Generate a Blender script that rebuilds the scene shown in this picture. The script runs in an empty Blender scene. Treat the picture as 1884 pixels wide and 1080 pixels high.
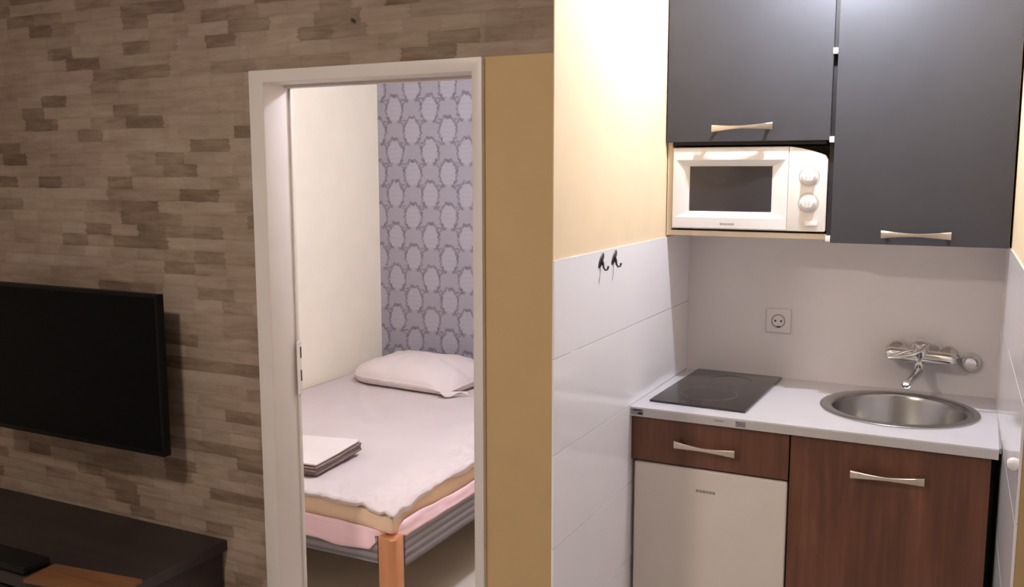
import bpy, bmesh, math, random
from mathutils import Vector, Matrix, Euler, noise
random.seed(7)
PI = math.pi
scene = bpy.context.scene
COL = scene.collection

# ------------------------------------------------------------------ materials
def new_mat(name):
    m = bpy.data.materials.new(name); m.use_nodes = True
    nt = m.node_tree; nt.nodes.clear()
    out = nt.nodes.new('ShaderNodeOutputMaterial')
    b = nt.nodes.new('ShaderNodeBsdfPrincipled')
    nt.links.new(b.outputs[0], out.inputs[0])
    return m, nt, b

class G:
    """short node-graph builder"""
    def __init__(s, nt): s.nt = nt
    def n(s, t, **kw):
        x = s.nt.nodes.new(t)
        for k, v in kw.items(): setattr(x, k, v)
        return x
    def put(s, sock, v):
        if isinstance(v, bpy.types.NodeSocket): s.nt.links.new(v, sock)
        else: sock.default_value = v
    def m(s, op, a, b=0.0, c=0.0, clamp=False):
        x = s.n('ShaderNodeMath', operation=op, use_clamp=clamp)
        s.put(x.inputs[0], a); s.put(x.inputs[1], b); s.put(x.inputs[2], c)
        return x.outputs[0]
    def obj(s): return s.n('ShaderNodeTexCoord').outputs['Object']
    def geo(s): return s.n('ShaderNodeNewGeometry').outputs['Position']
    def mapping(s, v, scale=(1, 1, 1), loc=(0, 0, 0)):
        x = s.n('ShaderNodeMapping'); s.put(x.inputs[0], v)
        x.inputs['Scale'].default_value = scale; x.inputs['Location'].default_value = loc
        return x.outputs[0]
    def noise(s, v, scale=5, detail=3, rough=.5, dist=0):
        x = s.n('ShaderNodeTexNoise'); s.put(x.inputs['Vector'], v)
        x.inputs['Scale'].default_value = scale; x.inputs['Detail'].default_value = detail
        x.inputs['Roughness'].default_value = rough; x.inputs['Distortion'].default_value = dist
        return x.outputs[0]
    def ramp(s, f, stops):
        x = s.n('ShaderNodeValToRGB'); s.put(x.inputs[0], f)
        e = x.color_ramp.elements
        while len(e) < len(stops): e.new(.5)
        for i, (p, c) in enumerate(stops):
            e[i].position = p; e[i].color = (*c, 1) if len(c) == 3 else c
        return x.outputs[0]
    def mix(s, f, a, b, mode='MIX'):
        x = s.n('ShaderNodeMix', data_type='RGBA', blend_type=mode)
        s.put(x.inputs[0], f)
        s.put(x.inputs[6], a if not isinstance(a, tuple) else (*a[:3], 1))
        s.put(x.inputs[7], b if not isinstance(b, tuple) else (*b[:3], 1))
        return x.outputs[2]
    def sep(s, v):
        x = s.n('ShaderNodeSeparateXYZ'); s.put(x.inputs[0], v); return x.outputs
    def comb(s, a, b, c=0.0):
        x = s.n('ShaderNodeCombineXYZ'); s.put(x.inputs[0], a); s.put(x.inputs[1], b); s.put(x.inputs[2], c)
        return x.outputs[0]
    def white(s, v):
        x = s.n('ShaderNodeTexWhiteNoise', noise_dimensions='3D'); s.put(x.inputs[0], v); return x.outputs[0]
    def bump(s, h, strength=.3, dist=.002):
        x = s.n('ShaderNodeBump'); s.put(x.inputs['Height'], h)
        x.inputs['Strength'].default_value = strength; x.inputs['Distance'].default_value = dist
        return x.outputs[0]
    def smooth(s, v, a, b):
        x = s.n('ShaderNodeMapRange', interpolation_type='SMOOTHSTEP'); s.put(x.inputs[0], v)
        x.inputs[1].default_value = a; x.inputs[2].default_value = b
        return x.outputs[0]

def simple(name, col, rough=.5, metal=0.0, var=.05, vscale=8, bump=0.0, bscale=60, spec=.5, coat=0.0):
    m, nt, b = new_mat(name); g = G(nt)
    p = g.geo()
    nz = g.noise(p, vscale, 3)
    c2 = tuple(max(0, c * (1 - var)) for c in col); c1 = tuple(min(1, c * (1 + var)) for c in col)
    g.put(b.inputs['Base Color'], g.ramp(nz, [(.3, c2), (.7, c1)]))
    b.inputs['Roughness'].default_value = rough; b.inputs['Metallic'].default_value = metal
    b.inputs['Specular IOR Level'].default_value = spec
    b.inputs['Coat Weight'].default_value = coat
    if bump: g.put(b.inputs['Normal'], g.bump(g.noise(p, bscale, 4), bump, .002))
    return m

def emit(name, col, strength):
    m, nt, b = new_mat(name)
    b.inputs['Base Color'].default_value = (*col, 1)
    b.inputs['Emission Color'].default_value = (*col, 1); b.inputs['Emission Strength'].default_value = strength
    return m

def mat_brick():
    m, nt, b = new_mat('stone_wallpaper'); g = G(nt)
    p = g.geo(); x, y, z = g.sep(p)
    wob = g.noise(g.mapping(p, (3, 1, 9)), 4, 2)
    z2 = g.m('ADD', z, g.m('MULTIPLY', g.m('SUBTRACT', wob, .5), .010))
    x = g.m('MULTIPLY_ADD', g.m('SUBTRACT', g.noise(g.mapping(p, (8, 1, 40)), 3, 3), .5), .035, x)
    H = .0365
    def layer(h, w, seed):
        zr = g.m('DIVIDE', z2, h); row = g.m('FLOOR', zr)
        rs = g.white(g.comb(row, seed, 0.0)); rs2 = g.white(g.comb(row, seed + 3.1, 0.0))
        ww = g.m('MULTIPLY_ADD', rs2, .5 / w, .75 / w)
        xr = g.m('ADD', g.m('MULTIPLY', x, ww), g.m('MULTIPLY', rs, 9.7))
        cell = g.m('FLOOR', xr)
        val = g.white(g.comb(cell, row, seed))
        fx = g.m('FRACT', xr); fz = g.m('FRACT', zr)
        ex = g.m('MINIMUM', fx, g.m('SUBTRACT', 1.0, fx)); ez = g.m('MINIMUM', fz, g.m('SUBTRACT', 1.0, fz))
        return val, g.m('MINIMUM', g.smooth(ex, 0, .07), g.smooth(ez, 0, .22))
    v1, e1 = layer(H, .13, 1.0); v2, e2 = layer(H * 2, .30, 5.0)
    streak = g.noise(g.mapping(p, (7, 7, 42)), 1.0, 5, .65, .4)
    blot = g.noise(g.mapping(p, (2.2, 1, 4)), 1.3, 3)
    dark = g.m('SUBTRACT', 1.0, g.smooth(v1, .10, .24))
    val = g.m('MULTIPLY_ADD', v1, .20, g.m('MULTIPLY', v2, .10))
    val = g.m('MULTIPLY_ADD', streak, .60, val)
    val = g.m('MULTIPLY_ADD', blot, .30, val)
    val = g.m('MULTIPLY_ADD', dark, -.105, val)
    col = g.ramp(val, [(.26, (.125, .080, .057)), (.42, (.205, .142, .106)), (.56, (.285, .206, .163)), (.70, (.340, .253, .207)), (.86, (.40, .31, .26))])
    hue = g.smooth(g.noise(g.mapping(p, (1.4, 1, 2.6)), 1.0, 2), .40, .62)
    col = g.mix(hue, col, g.mix(1.0, col, (.965, 1.0, .945), 'MULTIPLY'))
    edge = g.m('MULTIPLY_ADD', e1, .07, .93)
    col = g.mix(1.0, col, g.comb(edge, edge, edge), 'MULTIPLY')
    g.put(b.inputs['Base Color'], col)
    b.inputs['Roughness'].default_value = .75; b.inputs['Specular IOR Level'].default_value = .25
    g.put(b.inputs['Normal'], g.bump(g.m('MULTIPLY_ADD', e1, .35, streak), .3, .004))
    return m

def mat_damask():
    m, nt, b = new_mat('damask_wallpaper'); g = G(nt)
    p = g.geo(); x, y, z = g.sep(p)
    wn = g.n('ShaderNodeTexNoise'); g.put(wn.inputs['Vector'], p); wn.inputs['Scale'].default_value = 22; wn.inputs['Detail'].default_value = 2
    wx, wy, wz = g.sep(wn.outputs['Color'])
    xx = g.m('MULTIPLY_ADD', g.m('SUBTRACT', wx, .5), .022, x)
    zz = g.m('MULTIPLY_ADD', g.m('SUBTRACT', wz, .5), .022, z)
    U, V = .231, .237
    def motif(ox, oz):
        u = g.m('SUBTRACT', g.m('FRACT', g.m('DIVIDE', g.m('SUBTRACT', xx, ox), U)), .5)
        v = g.m('SUBTRACT', g.m('FRACT', g.m('DIVIDE', g.m('SUBTRACT', zz, oz), V)), .5)
        r = g.m('SQRT', g.m('ADD', g.m('POWER', g.m('DIVIDE', u, .245), 2.0), g.m('POWER', g.m('DIVIDE', v, .33), 2.0)))
        th = g.m('ARCTAN2', v, u)
        sc = g.m('SINE', g.m('MULTIPLY', th, 13.0))
        d = g.m('ABSOLUTE', g.m('SUBTRACT', g.m('MULTIPLY_ADD', sc, .055, r), .98))
        ring = g.m('SUBTRACT', 1.0, g.smooth(d, .07, .17))
        gap = g.m('MULTIPLY', g.smooth(g.m('MULTIPLY', v, -1.0), .22, .30), g.m('SUBTRACT', 1.0, g.smooth(g.m('ABSOLUTE', u), .06, .10)))
        ring = g.m('MULTIPLY', ring, g.m('SUBTRACT', 1.0, gap))
        thick = g.m('MULTIPLY_ADD', g.m('SINE', g.m('MULTIPLY', th, 5.0)), .2, .8)
        ring = g.m('MULTIPLY', ring, thick)
        # curled leaf tips leaving the lower flanks
        lu = g.m('SUBTRACT', g.m('ABSOLUTE', u), .27); lv = g.m('ADD', v, .30)
        lr = g.m('SQRT', g.m('ADD', g.m('POWER', g.m('DIVIDE', lu, .10), 2.0), g.m('POWER', g.m('DIVIDE', lv, .07), 2.0)))
        leaf = g.m('MULTIPLY', g.m('SUBTRACT', 1.0, g.smooth(g.m('ABSOLUTE', g.m('SUBTRACT', lr, .7)), .12, .4)), .75)
        inner = g.m('SUBTRACT', 1.0, g.smooth(r, .72, .95))
        inner = g.m('MULTIPLY', inner, g.m('MULTIPLY_ADD', g.m('SINE', g.m('MULTIPLY', v, 55.0)), .18, .82))
        return g.m('MAXIMUM', ring, leaf), inner
    r1, i1 = motif(-1.95 - U / 2, 2.040 - V / 2); r2, i2 = motif(-1.835 - U / 2, 1.924 - V / 2)
    ring = g.m('MAXIMUM', r1, r2); inner = g.m('MAXIMUM', i1, i2)
    ring = g.m('MULTIPLY', ring, g.smooth(g.noise(p, 60, 2), .25, .5))
    base = g.mix(g.noise(g.mapping(p, (3, 3, 30)), 6, 3), (.265, .243, .278), (.32, .292, .33))
    c = g.mix(g.m('MULTIPLY', inner, .55), base, (.385, .36, .405))
    c = g.mix(g.m('MULTIPLY', ring, .95), c, (.14, .115, .145))
    g.put(b.inputs['Base Color'], c)
    g.put(b.inputs['Roughness'], g.m('MULTIPLY_ADD', inner, -.12, .55))
    g.put(b.inputs['Normal'], g.bump(ring, .25, .002))
    return m

def mat_wood(name, c_dark, c_mid, c_light, axis=2, scale=1.0, rough=.45, coat=0.0):
    m, nt, b = new_mat(name); g = G(nt); p = g.geo()
    sc = [13, 13, 13]; sc[axis] = 2.2
    n1 = g.noise(g.mapping(p, tuple(s * scale for s in sc)), 1.0, 6, .6, .8)
    sc2 = [90, 90, 90]; sc2[axis] = 3
    n2 = g.noise(g.mapping(p, tuple(s * scale for s in sc2)), 1.0, 3, .6)
    v = g.m('MULTIPLY_ADD', n2, .3, g.m('MULTIPLY', n1, .7))
    g.put(b.inputs['Base Color'], g.ramp(v, [(.32, c_dark), (.5, c_mid), (.68, c_light)]))
    b.inputs['Roughness'].default_value = rough; b.inputs['Coat Weight'].default_value = coat
    g.put(b.inputs['Normal'], g.bump(n2, .08, .001))
    return m

def mat_brushed(name, col, rough, aniso_axis=None):
    m, nt, b = new_mat(name); g = G(nt); p = g.geo()
    n1 = g.noise(g.mapping(p, (30, 300, 300)), 1.0, 3)
    g.put(b.inputs['Base Color'], g.ramp(n1, [(.3, tuple(c * .9 for c in col)), (.7, col)]))
    b.inputs['Metallic'].default_value = 1.0
    g.put(b.inputs['Roughness'], g.m('MULTIPLY_ADD', n1, .12, rough - .06))
    return m

def mat_ribbed(name, c1, c2, pitch, off=0.0):
    m, nt, b = new_mat(name); g = G(nt); p = g.geo(); x, y, z = g.sep(p)
    w = g.m('SINE', g.m('MULTIPLY', g.m('SUBTRACT', z, off), 2 * PI / pitch))
    f = g.m('MULTIPLY_ADD', w, .5, .5)
    g.put(b.inputs['Base Color'], g.mix(g.smooth(f, .15, .6), c2, c1))
    b.inputs['Roughness'].default_value = .55
    g.put(b.inputs['Normal'], g.bump(f, .6, .006))
    return m

def mat_glass_shade():
    m = bpy.data.materials.new('lamp_glass'); m.use_nodes = True
    nt = m.node_tree; nt.nodes.clear(); g = G(nt)
    out = g.n('ShaderNodeOutputMaterial'); mx = g.n('ShaderNodeMixShader'); t = g.n('ShaderNodeBsdfTransparent'); gl = g.n('ShaderNodeBsdfGlossy')
    gl.inputs['Roughness'].default_value = .08
    fr = g.n('ShaderNodeFresnel'); fr.inputs[0].default_value = 1.5
    nt.links.new(g.m('MULTIPLY_ADD', fr.outputs[0], .8, .04), mx.inputs[0])
    nt.links.new(t.outputs[0], mx.inputs[1]); nt.links.new(gl.outputs[0], mx.inputs[2]); nt.links.new(mx.outputs[0], out.inputs[0])
    return m

M = {}
M['brick'] = mat_brick()
M['damask'] = mat_damask()
M['paint'] = simple('ochre_wall_paint', (.51, .355, .185), .7, var=.03, bump=.08, bscale=90, spec=.3)
M['peach'] = simple('peach_wall_paint', (.78, .615, .42), .7, var=.02, bump=.08, bscale=90, spec=.3)
M['cream'] = simple('cream_wall_paint', (.88, .80, .66), .75, var=.02, bump=.08, bscale=90, spec=.25)
M['tile'] = simple('glazed_wall_tile', (.85, .83, .88), .10, var=.02, vscale=3, spec=.5)
M['grout'] = simple('tile_grout', (.42, .40, .40), .8)
M['splash'] = simple('shade_toned_white', (.775, .735, .73), .25, var=.03, vscale=4, spec=.5)  # same white tile as the side walls, with the cabinet shade put into its colour
M['frame'] = simple('door_frame_paint', (.66, .605, .585), .4, var=.02, bump=.03)
M['ceiling'] = simple('ceiling_paint', (.82, .81, .80), .8, var=.02)
M['floor'] = simple('floor_tile', (.50, .47, .45), .35, var=.08, vscale=3)
M['bedfloor'] = simple('bedroom_floor_tile', (.60, .55, .49), .3, var=.06, vscale=4)
M['livwall'] = simple('living_wall_paint', (.74, .70, .64), .8, var=.03)
M['door_dark'] = simple('charcoal_cabinet_front', (.050, .049, .056), .54, var=.04, vscale=12, bump=.05, bscale=250, spec=.34)
M['carcass'] = simple('beige_melamine', (.68, .58, .44), .5, var=.04)
M['darkgap'] = simple('gap_shade_and_dark_parts', (.022, .018, .017), .7)  # near-black for real dark parts and for shade painted into cabinet gaps
M['walnut'] = mat_wood('walnut_front', (.076, .026, .012), (.130, .047, .022), (.190, .078, .042), 2, .8, .42)
M['nickel'] = mat_brushed('satin_nickel', (.70, .60, .51), .34)
M['chrome'] = mat_brushed('chrome', (.80, .78, .77), .12)
M['steel'] = simple('brushed_steel', (.42, .405, .395), .25, metal=1.0, var=.03, vscale=6)
M['dark_metal'] = simple('dark_metal', (.10, .095, .095), .35, metal=.8)
M['worktop'] = simple('white_worktop', (.60, .58, .62), .25, var=.02, spec=.5)
M['worktop_edge'] = simple('worktop_edge', (.50, .475, .465), .35, var=.03)
M['white_plastic'] = simple('white_plastic', (.83, .81, .80), .32, var=.01)
M['warm_plastic'] = simple('ivory_plastic', (.81, .765, .72), .35, var=.015)
M['black_glass'] = simple('black_glass', (.014, .012, .013), .10, var=.1, spec=.6)
M['oven_glass'] = simple('oven_window_glass', (.035, .030, .036), .18, var=.1, spec=.6)
M['hob_mark'] = simple('hob_zone_print', (.10, .095, .095), .25)
M['hob_glass'] = simple('hob_glass', (.028, .023, .023), .12, var=.05, spec=.55)
M['fridge'] = simple('fridge_enamel', (.70, .63, .57), .40, var=.015, bump=.03, bscale=200)
M['badge'] = simple('grey_print', (.32, .30, .29), .5)
M['purple_print'] = simple('purple_grey_print', (.24, .21, .25), .5, var=.3, vscale=120)
M['tv_black'] = simple('tv_black', (.004, .004, .0045), .45, spec=.15)
M['tv_screen'] = simple('tv_screen', (.002, .002, .0024), .30, spec=.06)
M['console'] = mat_wood('espresso_console', (.014, .009, .009), (.022, .015, .015), (.032, .022, .021), 0, .6, .5)
M['box_black'] = simple('black_box_plastic', (.006, .006, .006), .5, spec=.2)
M['board'] = mat_wood('brown_board', (.10, .04, .016), (.15, .062, .024), (.20, .085, .035), 0, 1.0, .5)
M['beech'] = mat_wood('orange_beech', (.46, .185, .080), (.53, .222, .100), (.60, .265, .13), 2, .8, .38)
M['rail'] = mat_ribbed('grey_ribbed_rail', (.285, .265, .285), (.17, .155, .17), .0285, .252)
M['sheet'] = simple('white_bedsheet', (.575, .495, .48), .85, var=.02, vscale=5, spec=.15, bump=.05, bscale=400)
M['mattress'] = simple('beige_mattress_cloth', (.84, .62, .46), .9, var=.04, spec=.1)
M['pink'] = simple('pink_undersheet', (.93, .66, .73), .9, var=.04, spec=.1)
M['pillow'] = simple('white_pillowcase', (.65, .56, .54), .88, var=.02, spec=.12, bump=.05, bscale=400)
M['towel_white'] = simple('white_towel', (.68, .60, .57), .95, var=.03, spec=.05, bump=.3, bscale=500)
M['towel_brown'] = simple('brown_grey_towel', (.20, .15, .135), .95, var=.15, vscale=40, spec=.05, bump=.4, bscale=500)
M['slat'] = simple('slat_wood', (.55, .42, .28), .6)
M['glass'] = mat_glass_shade()
M['brass'] = mat_brushed('lamp_metal', (.75, .70, .62), .25)

# ------------------------------------------------------------------ mesh helpers
class MB:
    def __init__(s): s.bm = bmesh.new()
    def _mi(s, faces, mi):
        for f in faces: f.material_index = mi
    def box(s, x0, x1, y0, y1, z0, z1, bev=0.0, seg=2, mi=0, mat=None):
        t = bmesh.new()
        bmesh.ops.create_cube(t, size=1)
        for v in t.verts: v.co = Vector(((x0 + x1) / 2 + v.co.x * (x1 - x0), (y0 + y1) / 2 + v.co.y * (y1 - y0), (z0 + z1) / 2 + v.co.z * (z1 - z0)))
        if bev: bmesh.ops.bevel(t, geom=t.edges[:], offset=bev, segments=seg, profile=.6, affect='EDGES', clamp_overlap=True)
        if mat is not None: bmesh.ops.transform(t, matrix=mat, verts=t.verts)
        s.merge(t, mi); return s
    def merge(s, t, mi=0):
        me = bpy.data.meshes.new('tmp'); 
        for f in t.faces: f.material_index = mi
        t.to_mesh(me); t.free(); s.bm.from_mesh(me); bpy.data.meshes.remove(me)
    def lathe(s, prof, origin=(0, 0, 0), axis=(0, 0, 1), n=40, mi=0, sx=1, sy=1):
        """prof: list of (r, h) along axis"""
        a = Vector(axis).normalized()
        u = a.orthogonal().normalized()
        if abs(a.z) > .99: u = Vector((1, 0, 0))
        v = a.cross(u); o = Vector(origin); t = bmesh.new(); rings = []
        for r, h in prof:
            if r < 1e-6: rings.append([t.verts.new(o + a * h)])
            else: rings.append([t.verts.new(o + a * h + u * (r * sx * math.cos(2 * PI * k / n)) + v * (r * sy * math.sin(2 * PI * k / n))) for k in range(n)])
        for A, B in zip(rings, rings[1:]):
            if len(A) == 1 and len(B) == 1: continue
            for k in range(n):
                q = (k + 1) % n
                if len(A) == 1: t.faces.new((A[0], B[k], B[q]))
                elif len(B) == 1: t.faces.new((A[k], A[q], B[0]))
                else: t.faces.new((A[k], A[q], B[q], B[k]))
        bmesh.ops.recalc_face_normals(t, faces=t.faces)
        s.merge(t, mi); return s
    def tube(s, pts, rad, n=14, mi=0, flat=None, cap=True):
        """round (or elliptical when flat=(sy)) tube along pts"""
        P = [Vector(p) for p in pts]; R = rad if isinstance(rad, (list, tuple)) else [rad] * len(P)
        t = bmesh.new(); rings = []; prev = None
        for i, p in enumerate(P):
            d = (P[min(i + 1, len(P) - 1)] - P[max(i - 1, 0)]).normalized()
            u = (prev - d * prev.dot(d)).normalized() if prev else (Vector((0, 0, 1)).cross(d).normalized() if abs(d.z) < .9 else Vector((1, 0, 0)))
            prev = u; v = d.cross(u)
            ru, rv = R[i] if isinstance(R[i], tuple) else (R[i], R[i])
            rings.append([t.verts.new(p + u * ru * math.cos(2 * PI * k / n) + v * rv * math.sin(2 * PI * k / n)) for k in range(n)])
        for A, B in zip(rings, rings[1:]):
            for k in range(n): t.faces.new((A[k], A[(k + 1) % n], B[(k + 1) % n], B[k]))
        if cap: t.faces.new(rings[0][::-1]); t.faces.new(rings[-1])
        bmesh.ops.recalc_face_normals(t, faces=t.faces)
        s.merge(t, mi); return s
    def prism(s, poly, y0, y1, mi=0, bev=0.0, axis='y'):
        """poly of (x,z) extruded along y, or (x,y) along z"""
        t = bmesh.new()
        mk = (lambda a, b, c: Vector((a, c, b))) if axis == 'y' else (lambda a, b, c: Vector((a, b, c)))
        A = [t.verts.new(mk(a, b, y0)) for a, b in poly]; B = [t.verts.new(mk(a, b, y1)) for a, b in poly]
        t.faces.new(A[::-1]); t.faces.new(B)
        for i in range(len(A)): t.faces.new((A[i], A[(i + 1) % len(A)], B[(i + 1) % len(A)], B[i]))
        bmesh.ops.recalc_face_normals(t, faces=t.faces)
        if bev: bmesh.ops.bevel(t, geom=t.edges[:], offset=bev, segments=2, profile=.6, affect='EDGES', clamp_overlap=True)
        s.merge(t, mi); return s
    def grid(s, nx, ny, fn, mi=0):
        V = [[s.bm.verts.new(fn(i / (nx - 1), j / (ny - 1))) for j in range(ny)] for i in range(nx)]
        for i in range(nx - 1):
            for j in range(ny - 1):
                f = s.bm.faces.new((V[i][j], V[i + 1][j], V[i + 1][j + 1], V[i][j + 1])); f.material_index = mi
        return s
    def build(s, name, mats, parent=None, loc=None, smooth=True, angle=38):
        bm = s.bm
        bmesh.ops.remove_doubles(bm, verts=bm.verts, dist=1e-6)
        bm.normal_update()
        for e in bm.edges:
            if len(e.link_faces) == 2 and e.calc_face_angle(0) > math.radians(angle): e.smooth = False
        for f in bm.faces: f.smooth = smooth
        off = Vector(loc) if loc is not None else (parent_origin(parent) if parent else Vector((0, 0, 0)))
        for v in bm.verts: v.co -= off
        me = bpy.data.meshes.new(name); bm.to_mesh(me); bm.free()
        for m in (mats if isinstance(mats, (list, tuple)) else [mats]): me.materials.append(m)
        o = bpy.data.objects.new(name, me); COL.objects.link(o)
        if parent: o.parent = parent
        if loc is not None and not parent: o.location = off
        return o

def parent_origin(p):
    v = Vector((0, 0, 0))
    while p is not None:
        v += Vector(p.location); p = p.parent
    return v

def tag(o, label=None, cat=None, group=None, kind=None):
    if label: o['label'] = label
    if cat: o['category'] = cat
    if group: o['group'] = group
    if kind: o['kind'] = kind
    return o

def thing(name, loc, label, cat, group=None):
    o = bpy.data.objects.new(name, None); o.empty_display_size = .05
    COL.objects.link(o); o.location = loc
    return tag(o, label, cat, group)

def struct(o, label=None, cat=None): return tag(o, label, cat, None, 'structure')

# ------------------------------------------------------------------ dimensions (metres)
K, D = 1.0, 1.165            # niche width and depth
YF, YC = .564, .876          # worktop front, wall-cabinet front
HC = .88                     # worktop height
XM = .512
CE = 2.55                    # ceiling
ZT = 1.372                   # top of the tiles
ZW = 1.863                   # lower edge of the stone wallpaper over the doorway
BL, BB = -2.18, 2.42         # bedroom left wall and head wall

# ------------------------------------------------------------------ setting
w = MB()
w.box(-3.2, -.925, 0, .09, 0, CE, mi=0)                 # left of the doorway
w.box(-.925, -.003, 0, .09, ZW, CE, mi=0)                   # above
w.box(-.192, -.003, .0, .09, 0, ZW, mi=1)                   # ochre strip beside the frame
w.box(-2.3, -.925, .088, .094, 0, CE, mi=2); w.box(-.925, -.1, .088, .094, ZW, CE, mi=2); w.box(-.19, -.1, .088, .094, 0, ZW, mi=2)
o = w.build('wall_front', [M['brick'], M['paint'], M['cream']], smooth=False)
struct(o, 'wall papered in brown stone strips with bedroom doorway', 'wall')

w = MB(); w.box(-.10, 0, .094, D + .1, 0, CE); w.box(-.003, 0, .0004, .094, 0, CE)
wl = w.build('wall_left', M['peach'], smooth=False); struct(wl, 'left wall of kitchenette niche, white tiles below peach paint', 'wall')
def tiles(parent, plane, y0, y1):
    t = MB()
    rows = [(-.02, .149), (.149, .394), (.394, .6385), (.6385, .883), (.883, 1.1275), (1.1275, ZT)]
    t.box(0, .003, y0 + .004, y1, 0, ZT - .001, mi=1)
    for a, b in rows:
        t.box(.0005, .006, y0 - .0012, y1, max(a, 0) + .0007, b - .0007, bev=.0005, seg=1, mi=0)
    for v in t.bm.verts: v.co = plane(v.co)
    bmesh.ops.recalc_face_normals(t.bm, faces=t.bm.faces)
    return t.build('tile_cladding', [M['tile'], M['grout']], parent)
tiles(wl, lambda c: Vector((c.x - .002, c.y, c.z)), 0, D)

w = MB(); w.box(-.10, 1.3, D, D + .1, 0, CE)
wb = w.build('wall_back', M['splash'], smooth=False); struct(wb, 'plain back wall of kitchenette niche, white tile coloured as in shade', 'wall')

def rx(y): return .995 + (D - y) / D * .026             # right wall is slightly out of square
w = MB(); w.prism([(rx(0), 0), (1.3, 0), (1.3, D), (rx(D), D)], 0, CE, axis='z')
wr = w.build('wall_right', [M['peach'], M['paint']], smooth=False)
for f in wr.data.polygons:
    if f.normal.y < -.9: f.material_index = 1
_ = 0; struct(wr, 'right wall of kitchenette niche, tiled below and peach above', 'wall')
tiles(wr, lambda c: Vector((rx(c.y) + .002 - c.x, c.y, c.z)), 0, D)
w = MB(); w.box(1.3, 2.4, 0, .1, 0, CE)
struct(w.build('wall_front_right', M['paint'], smooth=False), 'ochre wall continuing beside the kitchenette niche', 'wall')

# bedroom shell
w = MB(); w.box(BL - .1, BL, .09, BB + .1, 0, CE)
struct(w.build('wall_bedroom_left', M['cream'], smooth=False), 'plain cream left wall of bedroom', 'wall')
w = MB(); w.box(BL, -.1, BB, BB + .1, 0, CE)
struct(w.build('wall_bedroom_back', M['damask'], smooth=False), 'bedroom head wall with grey lilac oval damask wallpaper', 'wall')
w = MB(); w.box(-.10, 0, D + .1, BB + .1, 0, CE)
struct(w.build('wall_bedroom_right', M['cream'], smooth=False), 'plain cream right wall of bedroom', 'wall')
# living room shell behind the viewpoint
w = MB(); w.box(-3.3, -3.2, -3.3, .09, 0, CE); struct(w.build('wall_living_left', M['livwall'], smooth=False), 'tan left wall of living room', 'wall')
w = MB(); w.box(2.4, 2.5, -3.3, .1, 0, CE); struct(w.build('wall_living_right', M['livwall'], smooth=False), 'tan right wall of living room', 'wall')
w = MB(); w.box(-3.3, 2.5, -3.4, -3.3, 0, CE); struct(w.build('wall_living_rear', M['livwall'], smooth=False), 'tan rear wall of living room', 'wall')
w = MB(); w.box(-3.3, 2.5, -3.4, .045, -.1, 0); w.box(-.05, 1.4, .045, D + .1, -.1, 0)
struct(w.build('floor', M['floor'], smooth=False), 'dark tiled living room floor', 'floor')
w = MB(); w.box(BL - .1, -.05, .045, BB + .1, -.1, 0)
struct(w.build('floor_bedroom', M['bedfloor'], smooth=False), 'pale tiled bedroom floor under the bed', 'floor')
w = MB(); w.box(-3.3, 2.5, -3.4, BB + .1, CE, CE + .1)
struct(w.build('ceiling', M['ceiling'], smooth=False), 'plain ceiling', 'ceiling')

# door frame
w = MB()
fl, fr_, ft = -.927, -.188, ZW                      # outer
il, ir, it = -.876, -.216, 1.829                    # inner
y0, y1 = -.014, .104
w.prism([(fl, 0), (il, 0), (il, it), (ir, it), (ir, 0), (fr_, 0), (fr_, ft), (fl, ft)], y0, y1, bev=.003)
# rebate step at the back of the lining
w.box(il - .001, il + .006, .093, .1035, 0, it, bev=.0015, seg=1)
w.box(ir - .006, ir + .001, .093, .1035, 0, it, bev=.0015, seg=1)
w.box(il, ir, .078, .1035, it - .008, it + .001, bev=.0015, seg=1)
dr = w.build('door_1', M['frame']); struct(dr, 'pale doorway frame without a door leaf, opening onto the bedroom', 'door frame')
w = MB()
w.box(il + .0065, il + .0088, .085, .1045, .925, 1.085, bev=.0008, seg=1, mi=0)
w.box(il + .0072, il + .0092, .0985, .1048, 1.035, 1.068, mi=1)
w.box(il + .0072, il + .0092, .0985, .1048, .965, .998, mi=1)
o = w.build('strike_plate', [M['frame'], M['dark_metal']], dr); o['label'] = 'metal strike plate with two slots'

# ------------------------------------------------------------------ television, console
tx1, tx0, tz0, tz1, ty = -1.209, -1.97, .742, 1.230, -.120
tv = thing('wall_mounted_tv', (-1.6, -.06, tz0), 'black flat screen television mounted on the stone patterned wall', 'television')
w = MB(); w.box(tx0, tx1, ty, ty + .028, tz0, tz1, bev=.004); w.box(tx0 + .12, tx1 - .12, ty + .028, ty + .050, tz0 + .05, tz1 - .12, bev=.012)
w.build('housing', M['tv_black'], tv)
w = MB(); w.box(tx0 + .011, tx1 - .011, ty - .0012, ty + .001, tz0 + .016, tz1 - .011)
w.build('screen', M['tv_screen'], tv)
w = MB(); w.box(-1.68, -1.46, -.012, 0, .90, 1.12, bev=.003); w.box(-1.62, -1.59, -.072, -.010, .96, 1.06, bev=.003); w.box(-1.55, -1.52, -.072, -.010, .96, 1.06, bev=.003)
w.build('wall_bracket', M['dark_metal'], tv)

zc = .466
cs = thing('tv_console', (-1.8, -.23, 0), 'low dark brown console against the wall under the television', 'tv console')
w = MB(); w.box(-2.55, -1.09, -.46, -.002, zc - .035, zc, bev=.004); w.build('top_panel', M['console'], cs)
w = MB(); w.box(-2.535, -1.105, -.445, -.01, .06, zc - .035, bev=.003); w.build('body', M['console'], cs)
for i in range(3):
    x0 = -2.53 + i * .4755
    w = MB(); w.box(x0, x0 + .470, -.463, -.445, .075, zc - .045, bev=.003); d = w.build('door', M['console'], cs)
    w = MB(); w.box(x0 + .16, x0 + .31, -.478, -.463, zc - .10, zc - .085, bev=.004); w.build('handle', M['nickel'], d)
w = MB(); w.box(-2.48, -1.16, -.41, -.05, 0, .06); w.build('plinth', M['console'], cs)

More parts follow.
